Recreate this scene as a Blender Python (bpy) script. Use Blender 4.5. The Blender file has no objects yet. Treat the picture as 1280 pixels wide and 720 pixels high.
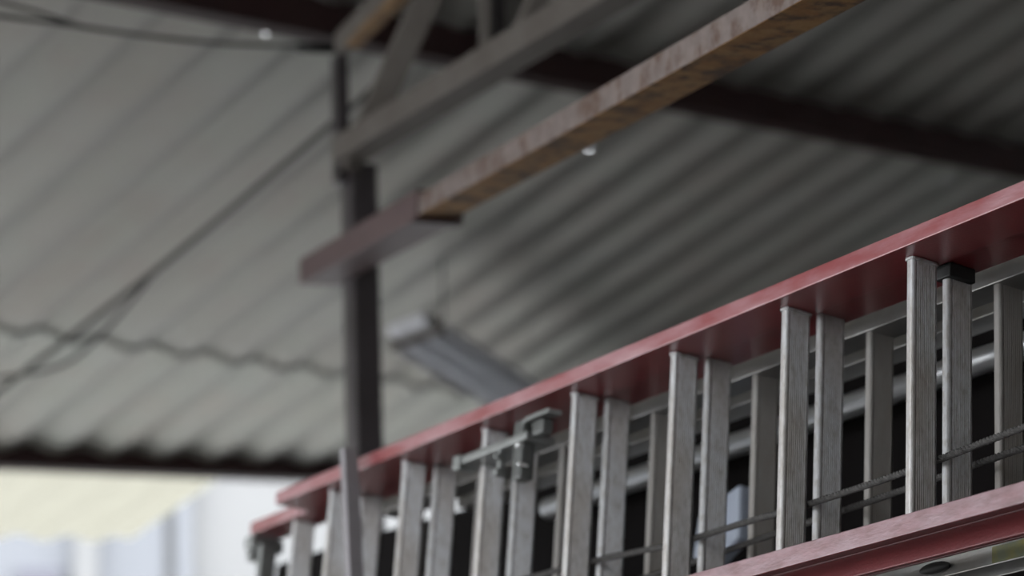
import bpy, bmesh, math, random
from mathutils import Vector, Matrix
random.seed(7)
SC = bpy.context.scene
COL = SC.collection
F = 3126.0                                   # focal length in pixels of the 1280 px wide frame

# ------------------------------------------------------------------ camera frame
def CV(x, y, z=F): return Vector((x, y, -z))           # blender camera space
UPc = CV(-430, 12000).normalized()
FWc = Vector((0, 0, -1)); WYc = (FWc - UPc * FWc.dot(UPc)).normalized()
WXc = WYc.cross(UPc)
M3 = Matrix((WXc, WYc, UPc))                            # camera space -> world
CAM = Vector((0, 0, 1.5))
def W(v): return M3 @ v                                 # direction to world
def P(px, py, Z): return CAM + W(CV((px - 640) / F * Z, (360 - py) / F * Z, Z))
def ray(px, py): return W(CV((px - 640) / F, (360 - py) / F, 1.0))
cam = bpy.data.objects.new('camera', bpy.data.cameras.new('camera'))
COL.objects.link(cam); SC.camera = cam
cam.matrix_world = Matrix.Translation(CAM) @ M3.to_4x4()
cam.data.sensor_width = 36; cam.data.lens = F / 1280 * 36
cam.data.clip_start = .05; cam.data.clip_end = 300
cam.data.dof.use_dof = True; cam.data.dof.focus_distance = 3.72; cam.data.dof.aperture_fstop = 2.25

# ------------------------------------------------------------------ materials
def mat(name, col, rough=.6, metal=0, var=None, scale=8, amt=.5, det=6, bump=0, bscale=60, spec=.5, lo=.4, hi=.65, stretch=(1, 1, 1), trans=None, coat=0, var2=None, scale2=3):
    m = bpy.data.materials.new(name); m.use_nodes = True
    nt = m.node_tree; b = nt.nodes['Principled BSDF']
    b.inputs['Base Color'].default_value = (*col, 1)
    b.inputs['Roughness'].default_value = rough; b.inputs['Metallic'].default_value = metal
    b.inputs['Specular IOR Level'].default_value = spec
    if coat: b.inputs['Coat Weight'].default_value = coat; b.inputs['Coat Roughness'].default_value = .3; b.inputs['Coat IOR'].default_value = 1.8
    tc = nt.nodes.new('ShaderNodeTexCoord'); mp = nt.nodes.new('ShaderNodeMapping')
    mp.inputs['Scale'].default_value = stretch
    nt.links.new(tc.outputs['Object'], mp.inputs['Vector'])
    last = None
    for (v, s, a) in ((var, scale, amt), (var2, scale2, .6)):
        if v is None: continue
        n = nt.nodes.new('ShaderNodeTexNoise'); n.inputs['Scale'].default_value = s; n.inputs['Detail'].default_value = det
        n.inputs['Roughness'].default_value = .65
        nt.links.new(mp.outputs[0], n.inputs['Vector'])
        r = nt.nodes.new('ShaderNodeMapRange'); r.inputs['From Min'].default_value = lo; r.inputs['From Max'].default_value = hi
        r.inputs['To Max'].default_value = a
        nt.links.new(n.outputs['Fac'], r.inputs['Value'])
        x = nt.nodes.new('ShaderNodeMix'); x.data_type = 'RGBA'
        if last is None: x.inputs['A'].default_value = (*col, 1)
        else: nt.links.new(last, x.inputs['A'])
        x.inputs['B'].default_value = (*v, 1)
        nt.links.new(r.outputs['Result'], x.inputs['Factor'])
        last = x.outputs['Result']
    if last is not None: nt.links.new(last, b.inputs['Base Color'])
    if bump:
        n = nt.nodes.new('ShaderNodeTexNoise'); n.inputs['Scale'].default_value = bscale; n.inputs['Detail'].default_value = 5
        nt.links.new(mp.outputs[0], n.inputs['Vector'])
        bp = nt.nodes.new('ShaderNodeBump'); bp.inputs['Strength'].default_value = bump; bp.inputs['Distance'].default_value = .004
        nt.links.new(n.outputs['Fac'], bp.inputs['Height']); nt.links.new(bp.outputs[0], b.inputs['Normal'])
    if trans:
        t = nt.nodes.new('ShaderNodeBsdfTranslucent'); t.inputs['Color'].default_value = (*trans, 1)
        mx = nt.nodes.new('ShaderNodeMixShader'); mx.inputs[0].default_value = .75
        nt.links.new(b.outputs[0], mx.inputs[1]); nt.links.new(t.outputs[0], mx.inputs[2])
        nt.links.new(mx.outputs[0], nt.nodes['Material Output'].inputs['Surface'])
    return m
RED = mat('red_fibreglass_sheen', (.25, .038, .044), .36, var=(.52, .34, .37), scale=14, amt=.65, bump=.15, bscale=220, spec=.6, coat=.8, stretch=(.25, 1, 1))  # pale mottling paints sky sheen, with some dust, on the outer flanges
RED_SHADE = mat('red_fibreglass_shaded', (.17, .020, .024), .36, var=(.12, .015, .018), scale=10, amt=.5, bump=.15, bscale=220, spec=.5, coat=.35)  # darker copy of the red: shade of webs and inner faces in the colour
RED2 = mat('red_fibreglass_worn_sheen', (.31, .20, .222), .40, var=(.26, .06, .07), scale=48, amt=.35, bump=.2, bscale=260, spec=.6, coat=.6, stretch=(.3, 1, 1), var2=(.10, .03, .03), scale2=60)  # pinkish sheen painted into the lower outer flange, plus worn specks
ALU = mat('weathered_aluminium', (.54, .542, .55), .45, .5, var=(.38, .335, .29), scale=13, amt=.7, bump=.12, bscale=260, lo=.45, hi=.7, var2=(.26, .22, .18), scale2=110, stretch=(1, 1, .45))
ALU3 = mat('dull_aluminium', (.33, .315, .30), .6, .3, var=(.24, .21, .18), scale=13, amt=.7, bump=.12, bscale=260, stretch=(1, 1, .45))
FITD = mat('dark_fitting', (.13, .135, .13), .45, .6, var=(.08, .08, .08), scale=40)
ALU2 = mat('aluminium_rail', (.36, .355, .35), .38, .8, var=(.3, .28, .25), scale=12, amt=.6, bump=.1, bscale=200)
GALV = mat('galvanised_pipe', (.50, .51, .52), .3, .85, var=(.45, .45, .45), scale=30, amt=.5)
FIT = mat('zinc_fitting', (.30, .31, .305), .4, .7, var=(.2, .2, .19), scale=40, amt=.5)
BOLT = mat('bright_bolt', (.8, .8, .8), .2, .9)
RUB = mat('black_rubber', (.012, .012, .012), .6, var=(.03, .03, .03))
ROPE = mat('grey_rope', (.05, .047, .045), .85, var=(.10, .095, .09), scale=120, amt=.6, bump=.5, bscale=500)
SHEET = mat('grey_roof_sheet', (.40, .395, .375), .5, .48, var=(.35, .31, .28), scale=1.3, amt=.6, bump=.0, var2=(.38, .39, .355), scale2=5)
SHEET2 = mat('pale_roof_sheet', (.43, .43, .405), .5, .5, var=(.42, .375, .33), scale=1.6, amt=.6, var2=(.40, .42, .38), scale2=6)
CREAM = mat('cream_translucent', (.75, .745, .69), .5, trans=(.51, .50, .45), var=(.68, .67, .62), scale=3)
DRED = mat('maroon_steel_paint', (.028, .010, .011), .5, var=(.04, .015, .013), scale=6, amt=.6)
POST = mat('post_paint', (.042, .034, .038), .35, var=(.02, .015, .015), scale=5, amt=.6)
TIMB = mat('weathered_grey_truss', (.125, .112, .10), .7, var=(.085, .07, .06), scale=9, amt=.7)
RUST = mat('rusty_steel', (.21, .098, .026), .8, var=(.055, .028, .014), scale=13, amt=.95, bump=.4, bscale=60, lo=.45, hi=.58, var2=(.30, .17, .06), scale2=22)
FLAKE = mat('flaking_paint', (.15, .118, .108), .7, var=(.085, .045, .028), scale=17, amt=.9, bump=.3, bscale=60, lo=.47, hi=.6, var2=(.21, .17, .155), scale2=24)
MARO = mat('maroon_sleeve_paint', (.085, .05, .05), .55, var=(.06, .035, .035), scale=14, amt=.7)
OCHRE = mat('ochre_rust_stripe', (.20, .12, .055), .8, var=(.12, .07, .04), scale=14, amt=.8)
FIXT = mat('fixture_enamel', (.82, .83, .88), .35, .2, var=(.6, .6, .62), scale=9, amt=.6)
TUBE = mat('frosted_tube', (.75, .77, .82), .3)
CABLE = mat('dark_cable', (.03, .028, .026), .6)
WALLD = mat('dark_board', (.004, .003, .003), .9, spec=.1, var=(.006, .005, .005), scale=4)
WALLG = mat('grey_block_wall', (.06, .057, .054), .85, var=(.04, .038, .036), scale=2, bump=.3, bscale=20)
WALLP = mat('painted_block_wall', (.62, .61, .58), .85, var=(.54, .53, .50), scale=2)
FLOOR = mat('concrete_floor', (.08, .077, .073), .8, var=(.06, .058, .054), scale=1.2, bump=.2, bscale=15)
YARD = mat('yard_concrete', (.34, .335, .32), .85, var=(.28, .275, .265), scale=.8)
WHITE = mat('whitewash', (.25, .25, .25), .8, var=(.22, .223, .227), scale=.9, amt=.7)
WHITE2 = mat('pale_blue_whitewash', (.215, .224, .245), .8, var=(.20, .21, .225), scale=1.2)
SHADE = mat('window_glass_dark', (.12, .12, .15), .2)
BLUE = mat('pale_blue_plastic', (.38, .42, .50), .45, var=(.32, .36, .43), scale=8, amt=.5)
LBL = mat('label_green_yellow', (.15, .165, .11), .5, var=(.24, .21, .05), scale=30, amt=.9)
LBLG = mat('label_grey', (.25, .25, .24), .5)

# ------------------------------------------------------------------ helpers
def props(o, label=None, cat=None, group=None, kind=None):
    if label: o['label'] = label
    if cat: o['category'] = cat
    if group: o['group'] = group
    if kind: o['kind'] = kind
    return o
def link(name, bm, m, parent=None, smooth=False, bevel=0, seg=2, mw=None):
    bmesh.ops.recalc_face_normals(bm, faces=bm.faces[:])
    me = bpy.data.meshes.new(name); bm.to_mesh(me); bm.free()
    for mm in (m if isinstance(m, (list, tuple)) else [m]): me.materials.append(mm)
    o = bpy.data.objects.new(name, me); COL.objects.link(o)
    if smooth:
        for p in me.polygons: p.use_smooth = True
    if parent: o.parent = parent
    if mw is not None: o.matrix_world = mw
    if bevel:
        b = o.modifiers.new('bevel', 'BEVEL'); b.width = bevel; b.segments = seg; b.limit_method = 'ANGLE'
    return o
def empty(name, loc=(0, 0, 0), mw=None):
    o = bpy.data.objects.new(name, None); COL.objects.link(o); o.empty_display_size = .1
    if mw is not None: o.matrix_world = mw
    else: o.location = loc
    return o
def prism(bm, prof, p0, p1, xa, ya, mi=0):
    """closed outline (x,y) swept from p0 to p1, xa/ya = section axes"""
    n = len(prof)
    A = [bm.verts.new(p0 + xa * x + ya * y) for x, y in prof]
    B = [bm.verts.new(p1 + xa * x + ya * y) for x, y in prof]
    for i in range(n):
        f = bm.faces.new((A[i], A[(i + 1) % n], B[(i + 1) % n], B[i])); f.material_index = mi
    bm.faces.new(A[::-1]); bm.faces.new(B)
def box(bm, x0, x1, y0, y1, z0, z1):
    prism(bm, [(x0, y0), (x1, y0), (x1, y1), (x0, y1)], Vector((0, 0, z0)), Vector((0, 0, z1)), Vector((1, 0, 0)), Vector((0, 1, 0)))
def tube(bm, pts, r, seg=10, cap=True):
    rings = []
    for i, p in enumerate(pts):
        t = (pts[min(i + 1, len(pts) - 1)] - pts[max(i - 1, 0)]).normalized()
        a = t.cross(Vector((.123, .2, .97))).normalized(); b = t.cross(a)
        rr = r[i] if isinstance(r, (list, tuple)) else r
        rings.append([bm.verts.new(p + (a * math.cos(q) + b * math.sin(q)) * rr) for q in [2 * math.pi * k / seg for k in range(seg)]])
    for A, B in zip(rings, rings[1:]):
        for k in range(seg): bm.faces.new((A[k], A[(k + 1) % seg], B[(k + 1) % seg], B[k]))
    if cap: bm.faces.new(rings[0][::-1]); bm.faces.new(rings[-1])
def rect(w, h): return [(-w / 2, -h / 2), (w / 2, -h / 2), (w / 2, h / 2), (-w / 2, h / 2)]
def beam_axes(p0, p1, roll=0):
    t = (p1 - p0).normalized(); x = t.cross(Vector((0, 0, 1))).normalized(); y = x.cross(t).normalized()
    q = math.radians(roll)
    return x * math.cos(q) + y * math.sin(q), y * math.cos(q) - x * math.sin(q)

# ------------------------------------------------------------------ ladder frame
dc = CV(-2105, -1011).normalized()
uc = CV(560, 8500); uc = (uc - dc * uc.dot(dc)).normalized()
nc = dc.cross(uc)
if nc.z > 0: nc = -nc
LD, LU, LN = W(dc), W(uc), W(nc)
LO = P(1116, 314.5, 3.79)
# right-handed local axes X = along, Y = depth, Z = rung direction
SG = 1.0 if LD.cross(LN).dot(LU) > 0 else -1.0
LX = LD * SG
LM = Matrix(((LX.x, LN.x, LU.x, LO.x), (LX.y, LN.y, LU.y, LO.y), (LX.z, LN.z, LU.z, LO.z), (0, 0, 0, 1)))
def l(s, n, u): return Vector((s * SG, n, u))           # ladder coordinates -> local
def on_n(px, py, n):                                     # where a sight line meets the plane at depth n
    r = ray(px, py); o = CAM - LO
    k = (n - o.dot(LN)) / r.dot(LN); X = o + r * k
    return X.dot(LD), X.dot(LU)
def local_parent(name): return empty(name, mw=LM)
def lbox(bm, s0, s1, n0, n1, u0, u1):
    a, b = sorted((s0 * SG, s1 * SG)); box(bm, a, b, n0, n1, u0, u1)
VY, VZ, VX = Vector((0, 1, 0)), Vector((0, 0, 1)), Vector((1, 0, 0))
HL = .417                                                # clear rung length
def sheen_face(o):  # gives the face nearest the camera the painted sheen material
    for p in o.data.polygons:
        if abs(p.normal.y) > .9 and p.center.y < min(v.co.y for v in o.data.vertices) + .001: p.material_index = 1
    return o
def channel(bm, s0, s1, n0, n1, ub, fl_near, fl_far, sgn, t=.0045):
    """C rail: web at ub, flanges pointing away from the rungs (sgn=+1 up, -1 down)"""
    g = sgn
    prof = [(n0, ub), (n1, ub), (n1, ub + g * fl_far), (n1 - t, ub + g * fl_far), (n1 - t, ub + g * t),
            (n0 + t, ub + g * t), (n0 + t, ub + g * fl_near), (n0, ub + g * fl_near)]
    prism(bm, prof, l(s0, 0, 0), l(s1, 0, 0), VY, VZ)
def rung_profile(w=.051, th=.016):
    pts = []; r = .005
    def arc(cx, cy, a0):
        for k in range(4):
            a = math.radians(a0 + 30 * k); pts.append((cx + r * math.cos(a), cy + r * math.sin(a)))
    h = th / 2
    arc(-h + r, r, 180); arc(h - r, r, 270)
    k = 9; span = w - 2 * r - .004
    for i in range(k):                                   # tread ribs
        y = r + .002 + span * i / k
        pts += [(h, y), (h - .0014, y + span / k * .35), (h - .0014, y + span / k * .6), (h, y + span / k * .95)]
    arc(h - r, w - r, 0); arc(-h + r, w - r, 90)
    for i in range(k):
        y = w - r - .002 - span * i / k
        pts += [(-h, y), (-h + .0014, y - span / k * .35), (-h + .0014, y - span / k * .6), (-h, y - span / k * .95)]
    return pts
def make_rung(parent, n0, ub, ut, m, ferr=True, w=.051, th=.016):
    bm = bmesh.new(); prism(bm, rung_profile(w, th), Vector((0, n0, ub)), Vector((0, n0, ut)), VX, VY)
    r = link('rung', bm, m, parent)
    out = [r]
    if ferr:
        for z0, z1 in ((ut - .005, ut - .0005), (ub + .0005, ub + .005)):
            bm = bmesh.new(); e = .0028
            h = th / 2 + e; pr = []
            for cx, cy, a0 in ((-h + .008, n0 - e + .008, 180), (h - .008, n0 - e + .008, 270), (h - .008, n0 + w + e - .008, 0), (-h + .008, n0 + w + e - .008, 90)):
                for k in range(5):
                    a = math.radians(a0 + 22.5 * k); pr.append((cx + .008 * math.cos(a), cy + .008 * math.sin(a)))
            prism(bm, pr, Vector((0, 0, z0)), Vector((0, 0, z1)), VX, VY)
            out.append(link('ferrule', bm, m, r, bevel=.001))
    return out
def copies(first, spots):
    r0 = first[0]
    for i, s in enumerate(spots):
        if i == 0: r0.location = l(s, 0, 0); continue
        r = r0.copy(); COL.objects.link(r); r.parent = r0.parent; r.location = l(s, 0, 0)
        for c in first[1:]:
            k = c.copy(); COL.objects.link(k); k.parent = r

# --- red extension ladder: base section in front, fly section behind it
lad = local_parent('extension_ladder')
props(lad, 'red fibreglass extension ladder with grey ribbed rungs, stored on its side', 'ladder')
SR = -1.30
bm = bmesh.new(); channel(bm, SR, 2.02, 0, .090, 0, .0278, .032, 1); sheen_face(link('top_rail', bm, [RED_SHADE, RED], lad, bevel=.0018))
bm = bmesh.new(); channel(bm, SR, 2.02, 0, .090, -HL, .031, .041, -1); sheen_face(link('bottom_rail', bm, [RED_SHADE, RED2], lad, bevel=.0018))
bm = bmesh.new(); channel(bm, SR + .2, 2.325, .0935, .170, .008, .028, .028, 1); sheen_face(link('fly_top_rail', bm, [RED_SHADE, RED], lad, bevel=.0018))
bm = bmesh.new(); channel(bm, SR + .2, 2.325, .0935, .170, -HL - .005, .010, .010, -1); link('fly_bottom_rail', bm, RED_SHADE, lad, bevel=.0018)
base = make_rung(lad, .033, -HL, 0, ALU)
copies(base, [.3048 * k for k in range(-4, 7)])
fly = make_rung(lad, .108, -HL - .006, .008, ALU, ferr=False)
fly[0].name = 'fly_rung'
copies(fly, [.3048 * k + .004 for k in range(-3, 8)])
# rung lock straddling the rungs near the middle
def at(px, py, n): s, u = on_n(px, py, n); return s, u
s0, u0 = at(573, 577, .0); s1, u1 = at(652, 546, .0)
bm = bmesh.new(); uu = (u0 + u1) / 2
lbox(bm, s0, s1 - .02, -.003, .062, uu - .008, uu + .008); lbox(bm, s0 - .016, s0 + .010, -.008, .034, uu - .018, uu + .010)
lk = link('rung_lock', bm, FIT, lad, bevel=.003)
bm = bmesh.new(); sa, ua = at(652, 600, .01); sb, ub_ = at(652, 536, .01)
lbox(bm, sb - .022, sb + .010, -.001, .030, ua + .0, uu + .035); link('lock_housing', bm, FITD, lk, bevel=.005)
bm = bmesh.new()                                          # bent spring hook at the top
pts = [at(648, 545, .0), at(650, 534, .0), at(657, 524, .0), at(671, 518, .0), at(686, 512, .0)]
for a, b in zip(pts, pts[1:]):
    prism(bm, [(-.004, 0), (.004, 0), (.004, .030), (-.004, .030)], l(a[0], -.001, a[1]), l(b[0], -.001, b[1]), VZ, VY)
link('spring_hook', bm, FIT, lk, bevel=.001)
bm = bmesh.new(); a = at(668, 532, .0); lbox(bm, a[0] - .022, a[0] + .016, .004, .028, a[1] - .016, a[1] + .012); link('hook_block', bm, FITD, lk, bevel=.004)
for px, py, rr, nm in ((648, 556, .007, 'bolt'), (650, 580, .005, 'bolt'), (621, 570, .006, 'rivet'), (620, 590, .008, 'rivet')):
    a = at(px, py, -.004); bm = bmesh.new()
    tube(bm, [l(a[0], -.009, a[1]), l(a[0], -.006, a[1]), l(a[0], .012, a[1])], [rr * .6, rr, rr], 12); link(nm, bm, BOLT if px > 640 else FIT, lk, bevel=.001)
bm = bmesh.new(); a = at(620, 592, .0); b = at(620, 560, .0); lbox(bm, a[0] - .006, a[0] + .006, .003, .016, a[1] - .004, b[1]); link('lock_tongue', bm, FIT, lk, bevel=.002)
# end fittings of the fly section
bm = bmesh.new(); lbox(bm, 2.30, 2.345, .090, .172, -.028, .004); lbox(bm, 2.325, 2.35, .1, .16, -.050, -.02); link('end_cap', bm, FIT, lad, bevel=.006)
bm = bmesh.new(); lbox(bm, 2.27, 2.29, .10, .14, -.40, -.02); link('end_strap', bm, FIT, lad, bevel=.003)
bm = bmesh.new(); lbox(bm, 2.315, 2.35, .096, .168, -HL - .03, -HL + .03); link('end_cap', bm, RUB, lad, bevel=.006)
# black rubber block over one fly rung
bm = bmesh.new(); lbox(bm, -.013, .022, .103, .156, -.016, .007); link('rubber_block', bm, RUB, lad, bevel=.002)

# --- aluminium ladder behind
al = local_parent('aluminum_ladder')
props(al, 'bare grey aluminium ladder stored on its side just behind the red ladder', 'ladder')
for ub, sg in ((0.0, 1), (-HL, -1)):
    bm = bmesh.new(); channel(bm, SR + .1, 1.93, .205, .262, ub, .031, .031, sg, .003); link('top_rail' if sg > 0 else 'bottom_rail', bm, ALU2, al, bevel=.0015)
ar = make_rung(al, .210, -HL, 0, ALU3, ferr=False)
copies(ar, [.3048 * k + .0 for k in range(-4, 7)])
bm = bmesh.new(); channel(bm, SR + .1, 1.75, .297, .350, 0, .022, .022, 1, .003); link('inner_top_rail', bm, ALU2, al, bevel=.0015)
q1 = on_n(1240, 690, .2035)[0]; q2 = on_n(1300, 690, .2035)[0]
bm = bmesh.new(); lbox(bm, q2, q1, .2035, .2055, -HL - .029, -HL - .004); o = link('label', bm, LBL, al); o['label'] = 'green and yellow sticker'
bm = bmesh.new()
q = on_n(1172, 711, .205)
tube(bm, [l(q[0] + .034 * math.cos(math.pi * j / 12), .199, q[1]) for j in range(13)], [max(.0008, .009 * math.sin(math.pi * j / 12)) for j in range(13)], 16)
link('rubber_foot', bm, RUB, al, smooth=True)

# --- galvanised pipe
bm = bmesh.new(); tube(bm, [l(SR, .40, -.022), l(1.55, .40, -.022)], .023, 28)
o = link('steel_pipe', bm, GALV, smooth=True, mw=LM); props(o, 'shiny round galvanised pipe running behind the ladder rungs', 'pipe')
# --- pale blue plastic piece
s_, u_ = on_n(899, 655, .36)
bm = bmesh.new()
pts = [(-.07, .062), (.055, .028), (.07, -.055), (.02, -.085), (-.07, -.04)]
prism(bm, pts, l(s_, .350, u_), l(s_, .385, u_), Vector((-SG, 0, 0)) * -1, VZ)
o = link('plastic_sheet', bm, BLUE, mw=LM, bevel=.008, seg=3); props(o, 'pale blue plastic offcut wedged behind the ladder rungs', 'plastic')

# --- rope runs
def rope(name, path, label):
    pts = [l(*p) for p in path]
    dense = []
    for i in range(len(pts) - 1):
        p0 = pts[max(i - 1, 0)]; p1 = pts[i]; p2 = pts[i + 1]; p3 = pts[min(i + 2, len(pts) - 1)]
        k = max(4, int((p2 - p1).length / .0035))
        for j in range(k):
            t = j / k
            dense.append(.5 * ((2 * p1) + (p2 - p0) * t + (2 * p0 - 5 * p1 + 4 * p2 - p3) * t * t + (3 * p1 - p0 - 3 * p2 + p3) * t ** 3))
    bm = bmesh.new()
    for k in range(3):
        st = []; L = 0
        for i, p in enumerate(dense):
            if i: L += (p - dense[i - 1]).length
            t = (dense[min(i + 1, len(dense) - 1)] - dense[max(i - 1, 0)]).normalized()
            a = t.cross(VZ).normalized(); b = t.cross(a); q = 2 * math.pi * (L / .022 + k / 3)
            st.append(p + (a * math.cos(q) + b * math.sin(q)) * .0029)
        tube(bm, st, .0031, 7)
    return props(link(name, bm, ROPE, smooth=True, mw=LM), label, 'rope', 'ropes strung through the red ladder')
rope('rope', [(-1.2, .0925, -.262), (-.5, .0925, -.288), (-.184, .0925, -.299), (0, .0925, -.309), (.116, .0925, -.314), (.35, .0925, -.3185), (.44, .0925, -.3165), (.657, .0925, -.3175), (.755, .0925, -.312), (.957, .0925, -.302), (1.2, .0925, -.298), (1.5, .0925, -.29), (1.9, .0925, -.29)],
     'dark twisted rope, upper of two runs, passing in front of the rear rungs')
rope('rope', [(-1.0, .178, -.268), (-.4, .178, -.284), (-.10, .178, -.292), (.056, .178, -.298), (.21, .178, -.304), (.36, .178, -.309), (.54, .178, -.315), (.67, .178, -.320), (.85, .178, -.325), (1.1, .178, -.33), (1.5, .178, -.335)],
     'dark twisted rope, lower of two runs, passing behind the rear rungs')

# --- brackets that carry the ladders
def bracket(sb, label):
    b = local_parent('rack_bracket'); props(b, label, 'bracket', 'brackets under the ladders')
    bm = bmesh.new(); lbox(bm, sb - .02, sb + .02, -.05, .46, -HL - .095, -HL - .052); link('arm', bm, POST, b, bevel=.003)
    bm = bmesh.new(); p0 = l(sb - .115, -.034, -HL - .06); p1 = l(sb + .018, -.034, .035)
    prism(bm, rect(.020, .032), p0, p1, VX, VY); link('upright', bm, UPR, b, bevel=.002)
    bm = bmesh.new(); lbox(bm, sb - .03, sb + .03, .445, .465, -HL - .18, -HL - .0); link('wall_plate', bm, POST, b, bevel=.002)
UPR = mat('upright_paint', (.26, .245, .26), .45, var=(.2, .18, .19), scale=20)
bracket(1.62, 'slim grey steel bracket upright in front of the red ladder near its far end')
bracket(-.95, 'slim grey steel bracket upright holding the near end of the red ladder')

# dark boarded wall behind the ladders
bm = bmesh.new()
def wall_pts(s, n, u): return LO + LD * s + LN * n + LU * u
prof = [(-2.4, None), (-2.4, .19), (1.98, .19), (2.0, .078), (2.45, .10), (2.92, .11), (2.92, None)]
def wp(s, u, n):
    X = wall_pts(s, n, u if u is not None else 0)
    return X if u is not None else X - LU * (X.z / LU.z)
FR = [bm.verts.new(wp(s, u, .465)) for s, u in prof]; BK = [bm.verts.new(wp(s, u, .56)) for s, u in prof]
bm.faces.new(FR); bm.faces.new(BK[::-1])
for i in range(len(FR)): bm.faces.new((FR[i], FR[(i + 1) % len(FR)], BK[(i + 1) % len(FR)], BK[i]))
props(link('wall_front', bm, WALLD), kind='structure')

# ------------------------------------------------------------------ roof
RA = W(CV(3385, -396).normalized()); RB = W(CV(-3158, -2131).normalized())
RB = (RB - RA * RB.dot(RA)).normalized()
RN = RA.cross(RB).normalized()
if RN.z < 0: RN = -RN
X0 = P(1000, 157, 8.5)
def rpix(px, py, off=0):
    r = ray(px, py); k = ((X0 - CAM).dot(RN) + off) / r.dot(RN); X = CAM + r * k - X0
    return X.dot(RA), X.dot(RB)
def rp(a, b, off=0): return X0 + RA * a + RB * b + RN * off
PITCH = .25; AMP = .0145; OFF = .115
PH = rpix(60 / 2 + 860, 100, OFF)[0]
def wave(a): return AMP * math.cos(2 * math.pi * (a - PH) / PITCH)
def sheet(name, a0, a1, b0f, b1f, off, m, holes=(), nb=14, thick=.004, per=16):
    """corrugated sheet; b0f/b1f give the upper and lower edge as functions of a"""
    bm = bmesh.new(); st = PITCH / per; na = int(round((a1 - a0) / st))
    ts = [i / nb for i in range(nb + 1)]
    hb = []
    for (ha, hbv, hs) in holes:
        t = (hbv - b0f(ha)) / (b1f(ha) - b0f(ha)); dt = hs / 2 / (b1f(ha) - b0f(ha)); ts += [t - dt, t + dt]; hb.append((ha, t))
    ts = sorted(ts)
    for sgn in (0, 1):
        g = []
        for i in range(na + 1):
            a = a0 + i * st
            g.append([bm.verts.new(rp(a, b0f(a) + (b1f(a) - b0f(a)) * t, off + wave(a) + thick * sgn)) for t in ts])
        for i in range(na):
            for j in range(len(ts) - 1):
                tm = (ts[j] + ts[j + 1]) / 2; a = a0 + (i + .5) * st
                if any(abs(a - ha) < st * 1.01 and abs(tm - t) < .0025 * 10 / 9 and ts[j + 1] - ts[j] < .01 for ha, t in hb): continue
                bm.faces.new((g[i][j], g[i + 1][j], g[i + 1][j + 1], g[i][j + 1]))
    o = link(name, bm, m, smooth=True)
    return o
la, lb = rpix(7, 430, OFF), rpix(413, 483, OFF)
def lap(a): return la[1] + (lb[1] - la[1]) * (a - la[0]) / (lb[0] - la[0])
def snap(h):
    k = round((h[0] - PH) / PITCH - .5) + .5
    return (PH + k * PITCH, h[1])
h1 = snap(rpix(760, 173, OFF)); h2 = rpix(330, 43, OFF); h3 = snap(rpix(1203, 225, OFF))
EV = 3.17; RL = -7.5
up = sheet('ceiling', RL, 3.6, lambda a: -8.0, lambda a: min(lap(a) + .02, EV), OFF, SHEET,
           holes=((h1[0] , h1[1] + .06, .014), (h2[0], h2[1], .008), (h3[0], h3[1], .009)), nb=16)
props(up, kind='structure')
lo_ = sheet('ceiling', RL, 2.6, lambda a: min(lap(a) - .12, EV - .05), lambda a: EV + .02, OFF - .012, SHEET2, nb=4)
props(lo_, kind='structure')
bnd = rpix(262, 600, OFF)[0]
lowb = rpix(100, 668, OFF)[1]
cr = sheet('translucent_awning', bnd - 16 * PITCH, bnd, lambda a: EV - .06, lambda a: lowb, OFF - .02, CREAM, nb=4)
props(cr, 'sunlit cream corrugated translucent awning sheet just outside the eave beam', 'roof sheet')

def purlin(name, px, py, h, w, a0, a1, label, lip=.02):
    a_, b_ = rpix(px, py, OFF - AMP - h)
    bm = bmesh.new(); t = .006
    # C section, open side away from the camera
    z0 = OFF - AMP - h; z1 = OFF - .001
    prof = [(0, z0), (w, z0), (w, z0 + lip), (w - t, z0 + lip), (w - t, z0 + t), (t, z0 + t), (t, z1 - t), (w - t, z1 - t), (w - t, z1 - lip), (w, z1 - lip), (w, z1), (0, z1)]
    prism(bm, prof, rp(a0, b_, 0), rp(a1, b_, 0), RB, RN)
    o = link(name, bm, DRED, bevel=.002)
    props(o, label, 'beam', 'roof purlins'); return b_
b1 = purlin('roof_purlin', 1000, 160, .112, .05, RL + .05, 3.38, 'dark maroon steel purlin under the roof sheets crossing the upper right')
b2 = purlin('roof_purlin', 200, 591, .082, .05, RL + .05, 3.38, 'dark maroon steel eave purlin along the bright opening at lower left')

# ------------------------------------------------------------------ post, truss, beams
ZP = 6.95
pc = P(452, 380, ZP)
fwd = Vector((0, 1, 0))
# post rotated so that its lit left side just shows
q = math.radians(21)
pr = ray(452, 380); pr.z = 0; pr.normalize(); side = Vector((pr.y, -pr.x, 0))
def rz(v, a): return Vector((v.x * math.cos(a) - v.y * math.sin(a), v.x * math.sin(a) + v.y * math.cos(a), 0))
ax, ay = rz(side, q), rz(pr, q)
root = empty('steel_post', (pc.x, pc.y, 0)); props(root, 'dark square steel post holding up the roof, left of centre', 'post')
zt = P(440, 195, ZP).z; zr = (P(430, 50, ZP)).z
bm = bmesh.new(); prism(bm, rect(.078, .09), Vector((0, 0, .012)), Vector((0, 0, zt - 0)), ax, ay); link('shaft', bm, POST, root, bevel=.004)
tp = P(430, 130, ZP) - P(452, 130, ZP)
bm = bmesh.new(); prism(bm, rect(.036, .05), Vector((tp.x + .0, tp.y, zt - .05)), Vector((tp.x, tp.y, zr + .02)), ax, ay); link('upper_stem', bm, POST, root, bevel=.003)
bm = bmesh.new(); prism(bm, rect(.2, .2), Vector((0, 0, 0)), Vector((0, 0, .012)), ax, ay); link('base_plate', bm, POST, root, bevel=.002)

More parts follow.
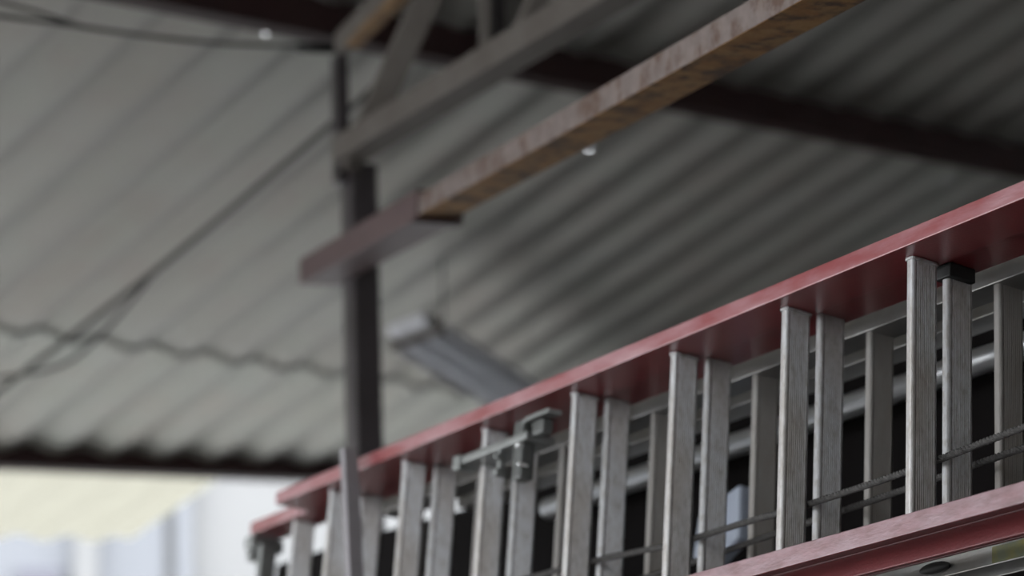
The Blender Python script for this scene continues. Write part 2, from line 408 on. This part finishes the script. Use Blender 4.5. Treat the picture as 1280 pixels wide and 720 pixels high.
tr = empty('roof_truss', P(435, 195, 6.85)); props(tr, 'weathered grey-brown roof truss of crossing bars at the top of the steel post', 'truss')
def member(name, a, b, w, h, m, parent, roll=0, prof=None, bev=.003):
    p0, p1 = P(*a), P(*b); x, y = beam_axes(p0, p1, roll)
    o_ = parent.location if parent else Vector((0, 0, 0))
    bm = bmesh.new(); prism(bm, prof or rect(w, h), p0 - o_, p1 - o_, x, y)
    return link(name, bm, m, parent, bevel=bev)
def ang(w, h, t=.008):                                   # L section
    return [(-w / 2, -h / 2), (w / 2, -h / 2), (w / 2, -h / 2 + t), (-w / 2 + t, -h / 2 + t), (-w / 2 + t, h / 2), (-w / 2, h / 2)]
member('bottom_chord', (431, 190, 6.88), (800, -32, 5.7), .085, .07, TIMB, tr)
member('diagonal_brace', (448, 185, 6.86), (560, -60, 6.4), .07, .05, TIMB, tr, roll=20)
member('vertical_web', (607, 92, 6.35), (605, -60, 6.35), .028, .05, TIMB, tr)
member('vertical_web', (622, 85, 6.42), (621, -60, 6.42), .040, .04, POST, tr)
member('diagonal_brace', (632, 78, 6.2), (700, -55, 6.0), .045, .04, TIMB, tr, roll=15)
member('diagonal_brace', (655, 60, 6.15), (672, 20, 6.1), .02, .03, TIMB, tr)
member('top_chord', (428, 56, 6.9), (520, -38, 6.45), .05, .06, TIMB, tr)
member('rust_strip', (441, 56, 6.82), (531, -34, 6.34), .04, .02, OCHRE, tr)
member('gusset_plate', (436, 212, 6.86), (462, 172, 6.8), .05, .02, TIMB, tr)

# rusty beam plugged into a maroon sleeve
rb = empty('rusty_beam', P(480, 290, 6.4)); props(rb, 'long rusty steel beam with flaking paint plugged into a maroon sleeve at the post', 'beam')
def zb(px): return 5.9 * 948 / (px + 388)
def yb(px): return 249 + (px - 560) * -.556           # centre line
p0, p1 = P(540, yb(540) + 1, zb(540)), P(1110, yb(1110), zb(1110))
x, y = beam_axes(p0, p1)
bm = bmesh.new(); W_, H_ = .098, .050
prism(bm, rect(W_, H_), p0 - rb.location, p1 - rb.location, x, y)
bm.faces.ensure_lookup_table()
for f in bm.faces:
    nn = f.normal if f.normal.length else None
    f.normal_update()
    f.material_index = 1 if abs(f.normal.dot(x)) > .7 else 0
o = link('beam', bm, [RUST, FLAKE], rb, bevel=.003)
s0_, s1_ = P(398, yb(398) + 2, zb(398)), P(548, yb(548) + 1, zb(548))
bm = bmesh.new()
W2, H2, t = .112, .072, .006
ou = rect(W2, H2); inn = rect(W2 - 2 * t, H2 - 2 * t)
O0 = [bm.verts.new(s0_ - rb.location + x * a + y * b) for a, b in ou]; O1 = [bm.verts.new(s1_ - rb.location + x * a + y * b) for a, b in ou]
I0 = [bm.verts.new(s0_ - rb.location + x * a + y * b) for a, b in inn]; I1 = [bm.verts.new(s1_ - rb.location + x * a + y * b) for a, b in inn]
for i in range(4):
    j = (i + 1) % 4
    bm.faces.new((O0[i], O0[j], O1[j], O1[i])); bm.faces.new((I0[i], I0[j], I1[j], I1[i]))
    bm.faces.new((O0[i], O0[j], I0[j], I0[i])); bm.faces.new((O1[i], O1[j], I1[j], I1[i]))
link('sleeve', bm, MARO, rb, bevel=.002)
bm = bmesh.new(); prism(bm, [(-.062, -.044), (.062, -.044), (.062, -.036), (-.056, -.036), (-.056, .046), (-.062, .046)], s1_ - rb.location - (s1_ - s0_).normalized() * .06, s1_ - rb.location, x, y)
link('sleeve_collar', bm, DRED, rb, bevel=.001)

# ------------------------------------------------------------------ light fixture under the roof
lf = empty('light_fixture', P(600, 475, 9.4)); props(lf, 'long grey unlit tube light fixture hanging under the roof right of the post', 'light fixture')
pA, pB = rp(*rpix(521, 416, OFF - .34), OFF - .34), rp(*rpix(769, 568, OFF - .34), OFF - .34)
x, y = beam_axes(pA, pB, 0)
tdir = (pB - pA).normalized()
wv = ray(580, 450); nrm = (-wv - tdir * (-wv).dot(tdir)).normalized()      # reflector opens down towards the yard
opening = (nrm * .45 - RN * .3 - RA * .7); opening = (opening - tdir * opening.dot(tdir)).normalized(); across = tdir.cross(opening).normalized()
hw = .105
prof = [(-hw, .03), (-hw + .006, .03), (-.08, .006), (.08, .006), (hw - .006, .03), (hw, .03), (.085, -.03), (-.085, -.03)]
bm = bmesh.new(); prism(bm, prof, pA - lf.location, pB - lf.location, across, opening); link('housing', bm, FIXT, lf, bevel=.003)
for k in (-1, 1):
    bm = bmesh.new(); c = across * (.035 * k) + opening * .024 - lf.location
    tube(bm, [pA + c + tdir * .04, pB + c - tdir * .04], .014, 14); link('tube', bm, TUBE, lf, smooth=True)
for e, sg in ((pA, 1), (pB, -1)):
    bm = bmesh.new(); prism(bm, [(-hw - .004, .034), (hw + .004, .034), (.088, -.04), (-.088, -.04)], e - lf.location - tdir * sg * .012, e - lf.location + tdir * sg * .006, across, opening); link('end_plate', bm, TIMB, lf, bevel=.002)
bm = bmesh.new(); prism(bm, [(-.075, .01), (.075, .01), (.07, -.03), (-.07, -.03)], pA - lf.location - tdir * .085, pA - lf.location - tdir * .013, across, opening); link('end_box', bm, FIXT, lf, bevel=.006)
for f in (.12, .85):
    e = pA.lerp(pB, f); k = (X0 + RN * (OFF - .01) - e).dot(RN) / RN.z
    bm = bmesh.new(); tube(bm, [e - lf.location - opening * .02, e - lf.location + Vector((0, 0, k))], .004, 8); link('hanger', bm, CABLE, lf)

# ------------------------------------------------------------------ cables
def cable(name, pts, r, label, m=CABLE):
    V = [P(*p) for p in pts]; d2 = []
    for i in range(len(V) - 1):
        p0 = V[max(i - 1, 0)]; p1 = V[i]; p2 = V[i + 1]; p3 = V[min(i + 2, len(V) - 1)]
        for j in range(8):
            t = j / 8
            d2.append(.5 * ((2 * p1) + (p2 - p0) * t + (2 * p0 - 5 * p1 + 4 * p2 - p3) * t * t + (3 * p1 - p0 - 3 * p2 + p3) * t ** 3))
    d2.append(V[-1]); bm = bmesh.new(); tube(bm, d2, r, 8)
    o = link(name, bm, m, smooth=True); props(o, label, 'cable'); return o
c1 = cable('power_cable', [(-60, 12, 6.5), (0, 20, 6.55), (70, 29, 6.62), (160, 42, 6.7), (260, 53, 6.8), (340, 57, 6.86), (422, 59, 6.92)], .0062, 'sagging black cable reaching the post from the upper left')
bm = bmesh.new(); tube(bm, [P(368, 59, 6.88), P(374, 59.5, 6.88), P(418, 60.5, 6.92)], [.006, .014, .014], 12); link('connector', bm, RUB, c1, smooth=True)
cable('power_cable', [(-60, -22, 6.5), (0, 2, 6.52), (40, 13, 6.56), (85, 28, 6.62), (100, 32, 6.63)], .0055, 'shorter black cable in the top left corner, joining the long sagging one')
cable('tie_wire', [(-40, 518, 8.6), (195, 338, 8.0), (412, 158, 7.3), (486, 92, 7.1)], .010, 'straight dark wire running diagonally under the roof, passing behind the post')
cable('tie_wire', [(-80, 480, 8.5), (60, 462, 8.55), (120, 425, 8.4), (196, 337, 8.02)], .007, 'thin faint wire branching down from the straight diagonal wire')

# ------------------------------------------------------------------ ground, walls, neighbour
def quad(name, pts, m, kind='structure'):
    bm = bmesh.new(); vs = [bm.verts.new(p) for p in pts]; bm.faces.new(vs); return props(link(name, bm, m), kind=kind)
def flat(a, b, z): X = rp(a, b); return Vector((X.x, X.y, z))
# interior slab (within the roof's footprint) and the yard
def slab(name, A, z0, z1, m):
    bm = bmesh.new(); T = [bm.verts.new(Vector((p.x, p.y, z1))) for p in A]; B = [bm.verts.new(Vector((p.x, p.y, z0))) for p in A]
    bm.faces.new(T); bm.faces.new(B[::-1])
    for i in range(len(A)): bm.faces.new((T[i], T[(i + 1) % len(A)], B[(i + 1) % len(A)], B[i]))
    return link(name, bm, m)
props(slab('floor', [flat(RL, -8, 0), flat(3.6, -8, 0), flat(3.6, 3.2, 0), flat(RL, 3.2, 0)], -.2, 0, FLOOR), kind='structure')
props(slab('ground', [Vector((-50, -50, 0)), Vector((50, -50, 0)), Vector((50, 60, 0)), Vector((-50, 60, 0))], -.4, -.2, YARD), kind='structure')
def rwall(name, a0, b0, a1, b1, th, m, low=0):
    A, B = flat(a0, b0, 0), flat(a1, b1, 0); dd = (B - A).normalized(); nn = Vector((-dd.y, dd.x, 0)) * th
    bm = bmesh.new(); za, zb_ = rp(a0, b0, OFF - AMP - .004).z - .05, rp(a1, b1, OFF - AMP - .004).z - .05
    L = [A, B, B + nn, A + nn]; zz = [za, zb_, zb_, za]
    Bv = [bm.verts.new(p) for p in L]; Tv = [bm.verts.new(Vector((p.x, p.y, z))) for p, z in zip(L, zz)]
    bm.faces.new(Tv); bm.faces.new(Bv[::-1])
    for i in range(4): bm.faces.new((Tv[i], Tv[(i + 1) % 4], Bv[(i + 1) % 4], Bv[i]))
    return props(link(name, bm, m), kind='structure')
rwall('wall_right', 3.4, -6.5, 3.4, 3.3, .2, WALLG)
rwall('wall_far_blocker', 1.75, 3.26, 3.4, 3.26, -.15, WALLG)  # unseen wall, added to cut eave light on the right of the roof
rwall('wall_left_blocker', RL - .1, -6.5, RL - .1, -3.9, -.2, WALLG)  # unseen wall, added to hold side light off the near end of the ladder
rwall('wall_back', RL, -6.5, 3.5, -6.5, -.2, WALLP)

# neighbouring whitewashed building seen blurred through the opening
ce = P(200, 660, 19.0)
bx = Vector((1, .25, 0)).normalized(); by = Vector((-bx.y, bx.x, 0))
nb = empty('white_building', (ce.x, ce.y, 0)); props(nb, 'blurred white neighbouring building beyond the eave at lower left', 'building')
def bbox(name, x0, x1, y0, y1, z0, z1, m):
    bm = bmesh.new(); prism(bm, [(x0, y0), (x1, y0), (x1, y1), (x0, y1)], Vector((0, 0, z0)), Vector((0, 0, z1)), bx, by); return link(name, bm, m, nb, bevel=.01)
k = 19.0 / F
bbox('wall', -9, 9, .0, 4, -.2, 7.5, WHITE)
bbox('side_panel', -9, (205 - 200) * k, -.08, 0, -.2, 7.4, WHITE2)
bbox('pilaster', (92 - 200) * k, (122 - 200) * k, -.2, -.08, -.2, 7.3, WHITE)
bbox('pilaster', (218 - 200) * k, (238 - 200) * k, -.14, 0, -.2, 7.3, WHITE2)
w = bbox('window', (20 - 200) * k, (82 - 200) * k, -.12, -.08, ce.z - 1.6, ce.z - 50 * k, WHITE2)
bm = bmesh.new(); prism(bm, [((26 - 200) * k, -.15), ((76 - 200) * k, -.15), ((76 - 200) * k, -.12), ((26 - 200) * k, -.12)], Vector((0, 0, ce.z - 1.55)), Vector((0, 0, ce.z - 54 * k)), bx, by); link('pane', bm, SHADE, w)
bbox('roof', -9.2, 9.2, -.3, 4.2, 7.5, 7.7, WHITE2)

# ------------------------------------------------------------------ light
wd = bpy.data.worlds.new('overcast_sky'); SC.world = wd; wd.use_nodes = True
bg = wd.node_tree.nodes['Background']; bg.inputs['Color'].default_value = (.93, .96, 1.0, 1); bg.inputs['Strength'].default_value = 5.2
SC.view_settings.view_transform = 'Standard'; SC.view_settings.look = 'None'
SC.view_settings.exposure = 0; SC.view_settings.gamma = 1; SC.view_settings.use_curve_mapping = False
